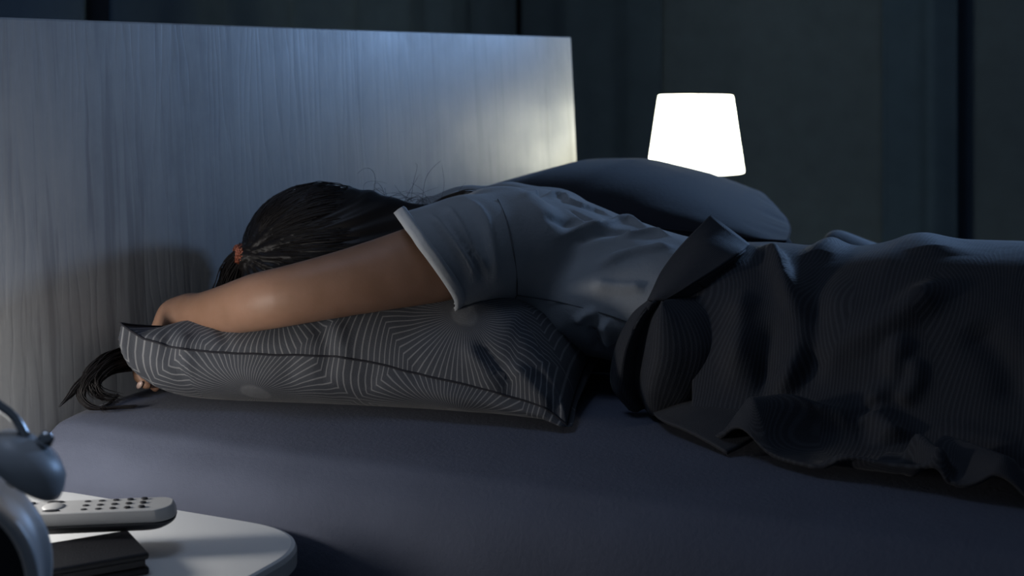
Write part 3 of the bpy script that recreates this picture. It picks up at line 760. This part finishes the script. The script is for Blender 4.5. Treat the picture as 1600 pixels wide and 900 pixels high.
# turned-back front edge standing up over the sleeper's back
patch([[(.664, .400, .219), (.650, .340, .191), (.640, .285, .163), (.636, .245, .134)],
       [(.688, .396, .204), (.682, .325, .190), (.668, .262, .162), (.646, .232, .136)],
       [(.714, .400, .184), (.722, .318, .182), (.692, .262, .158), (.658, .236, .136)]], seed=1)
patch([[(.650, .240, .133), (.666, .256, .130), (.676, .28, .12)], [(.69, .262, .157), (.70, .28, .14), (.70, .30, .12)]], seed=10)
patch([[(.712, .402, .183), (.690, .410, .17), (.67, .42, .165)], [(.722, .318, .182), (.71, .34, .165), (.69, .36, .15)], [(.69, .262, .157), (.70, .28, .14), (.70, .30, .12)]], seed=9)
# the drop of its front edge down the sleeper's side, in ribbed folds
patch([[(.636, .245, .134), (.6176, .235, .115), (.6033, .225, .079), (.598, .228, .036), (.616, .24, .006)],
       [(.648, .225, .136), (.634, .215, .114), (.622, .205, .079), (.617, .210, .036), (.630, .225, .008)],
       [(.655, .240, .136), (.640, .235, .114), (.632, .230, .079), (.628, .230, .038), (.636, .238, .008)],
       [(.660, .226, .137), (.662, .212, .117), (.664, .200, .080), (.655, .200, .040), (.652, .215, .008)],
       [(.664, .238, .138), (.688, .228, .118), (.702, .218, .084), (.690, .212, .040), (.668, .218, .009)],
       [(.690, .265, .138), (.715, .255, .118), (.730, .245, .084), (.715, .235, .040), (.690, .235, .009)]], seed=2, amp=.0022, nu=60, nv=40)
# corner folded out on the sheet
patch([[(.640, .234, .010), (.676, .180, .012), (.712, .151, .012), (.742, .130, .009), (.771, .111, .004)],
       [(.66, .25, .022), (.71, .205, .026), (.745, .172, .024), (.77, .148, .018), (.784, .126, .010)],
       [(.70, .27, .022), (.75, .24, .028), (.785, .20, .030), (.80, .17, .026), (.80, .145, .02)]], seed=4)
Vd = np.vstack(parts_V); Fd = sum(parts_F, [])
dv = solid(mesh('duvet', Vd, Fd, M['duvet'], uv=np.vstack(UV)), .004, 0)
tag(dv, 'rumpled charcoal duvet pulled over the sleeper\'s hips and legs', 'duvet')

# ------------------------------------------------------------ far nightstand and lamp
def nightstand(x0, x1, y0, y1, zt, r, label, corner):
    root = empty('nightstand', ((x0+x1)/2, (y0+y1)/2, FL), label, 'nightstand')
    pts = []
    for cx, cy, a0 in ((x1-r, y1-r, 0), (x0+r, y1-r, 90), (x0+r, y0+r, 180), (x1-r, y0+r, 270)):
        for k in range(17):
            a = math.radians(a0+90*k/16); e = .8
            c, s_ = math.cos(a), math.sin(a)
            pts.append((cx+r*math.copysign(abs(c)**e, c), cy+r*math.copysign(abs(s_)**e, s_)))
    P = np.array(pts); n = len(P); rows = []
    for off, z in ((-.006, zt-.026), (0, zt-.020), (0, zt-.006), (-.002, zt-.0015), (-.006, zt)):
        c = P.mean(0); d = P-c; d /= np.linalg.norm(d, axis=1)[:, None]; rows.append(np.column_stack([P+d*off, np.full(n, z)]))
    V = np.vstack(rows); F = [[i*n+j, i*n+(j+1) % n, (i+1)*n+(j+1) % n, (i+1)*n+j] for i in range(4) for j in range(n)]
    F.append(list(range(n))[::-1]); F.append([4*n+j for j in range(n)])
    mesh('tabletop', V, F, M['white'], root, smooth=False)
    m = .06
    bx = bevel(mesh('drawer', *box(x0+m, x1-m, y0+m, y1-m, zt-.14, zt-.026), M['white'], root, False), .004)
    kv, kf = lathe([(.0001, .014), (.008, .013), (.010, .008), (.006, .003), (.004, 0)], 20)
    kv = np.column_stack([kv[:, 2]+x1-m, kv[:, 0]+(y0+y1)/2, kv[:, 1]+zt-.085]); mesh('knob', kv, kf, M['chrome'], bx)
    for x in (x0+m+.02, x1-m-.02):
        for y in (y0+m+.02, y1-m-.02):
            mesh('leg', *tube([(x, y, FL), (x, y, zt-.135)], [.011, .016], 14), M['white'], root)
    return root
nightstand(.01, .425, -.72, -.117, -.06, .10, 'white rounded bedside table in the near left corner, holding clock and remote', 0)
nightstand(.02, .47, 1.62, 2.06, -.035, .06, 'white bedside table on the far side under the lit lamp', 1)

LX, LY = .168, 1.90
lamp = empty('table_lamp', (LX, LY, -.035), 'glowing white table lamp with a tapered shade behind the far pillow', 'lamp')
def off(vf, x, y, z): return np.asarray(vf[0])+np.array([x, y, z]), vf[1]
mesh('base', *off(lathe([(.0001, 0), (.062, 0), (.066, .004), (.062, .012), (.03, .02), (.024, .035), (.03, .06), (.034, .085), (.026, .12), (.012, .15), (.009, .17), (.0001, .17)], 40), LX, LY, -.035), M['white'], lamp)
bm = [( .1135, .150), (.1145, .153), (.0885, .327), (.0870, .331), (.0855, .329), (.1115, .153), (.1135, .150)]
sh = mesh('lamp_shade', *off(lathe(bm, 56), LX, LY, 0), M['shade'], lamp)
mesh('shade_ring', *off(lathe([(.0001, .152), (.012, .152), (.012, .156), (.0001, .156)], 20), LX, LY, 0), M['chrome'], lamp)
spk = [tube([(LX, LY, .155), (LX+.112*math.cos(a), LY+.112*math.sin(a), .158)], .0015, 6) for a in (0, 2.094, 4.189)]
mesh('shade_spoke', *join(spk), M['chrome'], sh)
bulb = mesh('bulb', *off(lathe([(.0001, .235), (.015, .232), (.027, .215), (.028, .20), (.02, .18), (.013, .165), (.013, .15)], 24), LX, LY, 0), M['shade'], lamp)

# ------------------------------------------------------------ things on the near bedside table
ZT = -.06
# notebook-like black wallet
book = empty('wallet', (.235, -.30, ZT), 'black leather wallet lying flat under the remote control', 'wallet')
def rot_box(cx, cy, lx, ly, z0, z1, ang, tilt=0):
    v, f = box(-lx/2, lx/2, -ly/2, ly/2, z0, z1); v = np.array(v); c, s_ = math.cos(ang), math.sin(ang)
    return np.column_stack([cx+v[:, 0]*c-v[:, 1]*s_, cy+v[:, 0]*s_+v[:, 1]*c, v[:, 2]+tilt*v[:, 0]]), f
WA = math.radians(-35)
bevel(mesh('back_cover', *rot_box(.262, -.325, .075, .150, ZT, ZT+.007, WA), M['leather'], book, False), .0025)
bevel(mesh('card_pockets', *rot_box(.262, -.325, .069, .144, ZT+.007, ZT+.0135, WA), M['paper'], book, False), .001)
bevel(mesh('front_cover', *rot_box(.262, -.325, .075, .150, ZT+.0135, ZT+.0205, WA), M['leather'], book, False), .003)

# remote control: long rounded handset, dark underside, rows of rubber keys
RA = math.radians(33); RC = np.array([.239, -.268]); RL, RW = .18, .047
rem = empty('remote_control', (*RC, ZT+.0205), 'grey remote control with dark rubber buttons lying on the black wallet', 'remote control')
def handset(z0, z1, g0, g1, nose=.012):
    n = 14; pts = []
    for sx, sy, a0 in ((1, 1, 0), (-1, 1, 90), (-1, -1, 180), (1, -1, 270)):
        r = .019 if sx > 0 else .008
        for k in range(n):
            a = math.radians(a0+90*k/(n-1)); pts.append((sx*(RL/2-r)+r*math.cos(a), sy*(RW/2-r)+r*math.sin(a)))
    P = np.array(pts); m = len(P); rows = []; S_ = np.linspace(0, 1, 7)
    for q in S_:
        g = g0+(g1-g0)*math.sin(q*math.pi/2) if g1 > g0 else g0+(g1-g0)*(1-math.cos(q*math.pi/2))
        z = z0+(z1-z0)*q; c = P*(1+np.array([g/(RL/2), g/(RW/2)]))
        rows.append(np.column_stack([c, np.full(m, z)+.0025*(c[:, 0]/(RL/2))**2*(1 if z1 > .014 else .6)]))
    V = np.vstack(rows); F = [[i*m+j, i*m+(j+1) % m, (i+1)*m+(j+1) % m, (i+1)*m+j] for i in range(6) for j in range(m)]
    F.append(list(range(m))[::-1]); F.append([6*m+j for j in range(m)])
    return V, F
def place(V): 
    V = np.asarray(V); c, s_ = math.cos(RA), math.sin(RA)
    return np.column_stack([RC[0]+V[:, 0]*c-V[:, 1]*s_, RC[1]+V[:, 0]*s_+V[:, 1]*c, V[:, 2]+ZT+.0205+.002])
v, f = handset(0, .010, -.012, 0); mesh('underside', place(v), f, M['remote_dark'], rem)
v, f = handset(.010, .0215, 0, -.0035); bevel(mesh('top_shell', place(v), f, M['remote'], rem, False), .001)
zt_ = .0215
def key(x, y, rx, ry, h=.0026):
    v, f = lathe([(1, -.001), (1, h*.6), (.8, h), (.0001, h)], 12); v = v*np.array([rx, ry, 1]); v[:, 2] += zt_+.0025*(x/(RL/2))**2; v[:, 0] += x; v[:, 1] += y; return place(v), f
for r in range(5):
    for c_ in (-1, 0, 1): mesh('button', *key(.058-.0135*r, c_*.0125, .0036, .0030), M['rubber'], rem)
mesh('navigation_pad', *key(-.026, 0, .011, .0125, .0032), M['remote'], rem)
for c_ in (-1, 1): mesh('rocker_button', *key(-.026, c_*.0135, .009, .0028, .003), M['rubber'], rem)
for r in range(3):
    for c_ in (-1, 0, 1): mesh('button', *key(-.048-.0125*r, c_*.0125, .0034, .0028), M['rubber'], rem)

# twin-bell alarm clock, turned away to the left
CK = np.array([.385, -.580, ZT+.102]); ck = empty('alarm_clock', (CK[0], CK[1], ZT), 'pale twin-bell alarm clock at the left edge, blurred, close to the camera', 'alarm clock')
ca = math.radians(-58)                            # direction the round dark face looks
fd = np.array([math.cos(ca), math.sin(ca), 0]); fs = np.array([-fd[1], fd[0], 0]); up = np.array([0, 0, 1.])
def ckv(V): V = np.asarray(V); return CK+V[:, [0]]*fs+V[:, [1]]*up+V[:, [2]]*fd
v, f = lathe([(.060, -.030), (.070, -.029), (.0765, -.022), (.0765, -.016), (.0735, -.012), (.0725, .012), (.0745, .018), (.0765, .022), (.0755, .028), (.071, .030), (.067, .028), (.066, .020)], 64)
mesh('case', ckv(v), f, M['enamel'], ck)
v, f = lathe([(.0001, .021), (.04, .021), (.0665, .019)], 64); mesh('dial', ckv(v), f, M['clock_black'], ck)
v, f = lathe([(.0001, -.030), (.04, -.031), (.061, -.0295)], 48); mesh('back_plate', ckv(v), f, M['enamel'], ck)
for L, a, w_ in ((.048, 1.0, .0018), (.033, -1.2, .0024)):
    v, f = box(-w_, w_, -.006, L, .0225, .0235); v = np.array(v); c, s_ = math.cos(a), math.sin(a)
    mesh('hand', ckv(np.column_stack([v[:, 0]*c+v[:, 1]*s_, -v[:, 0]*s_+v[:, 1]*c, v[:, 2]])), f, M['chrome'], ck)
def axis_off(vf, c, d):                          # put a lathe's z axis along d at c, in clock space
    q = Vector(d).to_track_quat('Z', 'Y'); return ckv(np.array([q @ Vector(p) for p in vf[0]])+np.array(c)), vf[1]
for s_ in (-1, 1):
    d = (s_*.62, .79, 0); c = np.array([s_*.050, .066, 0])
    dm = lathe([(.0335, .012), (.0345, .0135), (.0335, .019), (.029, .027), (.021, .0325), (.010, .0355), (.0001, .036)], 40)
    b_ = mesh('bell', *axis_off(dm, c, d), M['enamel'], ck)
    mesh('bell_post', *axis_off(lathe([(.004, 0), (.004, .045), (.0001, .046)], 14), c, d), M['chrome'], ck)
    mesh('bell_nut', *axis_off(lathe([(.0001, .036), (.0055, .036), (.0065, .040), (.005, .045), (.0001, .047)], 16), c, d), M['chrome'], ck)
    mesh('foot', *axis_off(lathe([(.005, .0), (.0045, .02), (.007, .028), (.006, .034), (.0001, .035)], 14), (s_*.044, -.052, 0), (s_*.35, -.94, 0)), M['chrome'], ck)
hd = spline([(-.062, .100, 0), (-.050, .118, 0), (-.025, .134, 0), (0, .139, 0), (.025, .134, 0), (.050, .118, 0), (.062, .100, 0)], 30)
v, f = tube(hd, .0035, 12); mesh('carrying_handle', ckv(v), f, M['chrome'], ck)
v, f = tube([(0, .06, 0), (0, .10, 0)], .0025, 10); v2, f2 = tube([(-.008, .103, 0), (.008, .103, 0)], .006, 12); mesh('hammer', *[ (ckv(a), b) for a, b in [join([(v, f), (v2, f2)])]][0], M['chrome'], ck)
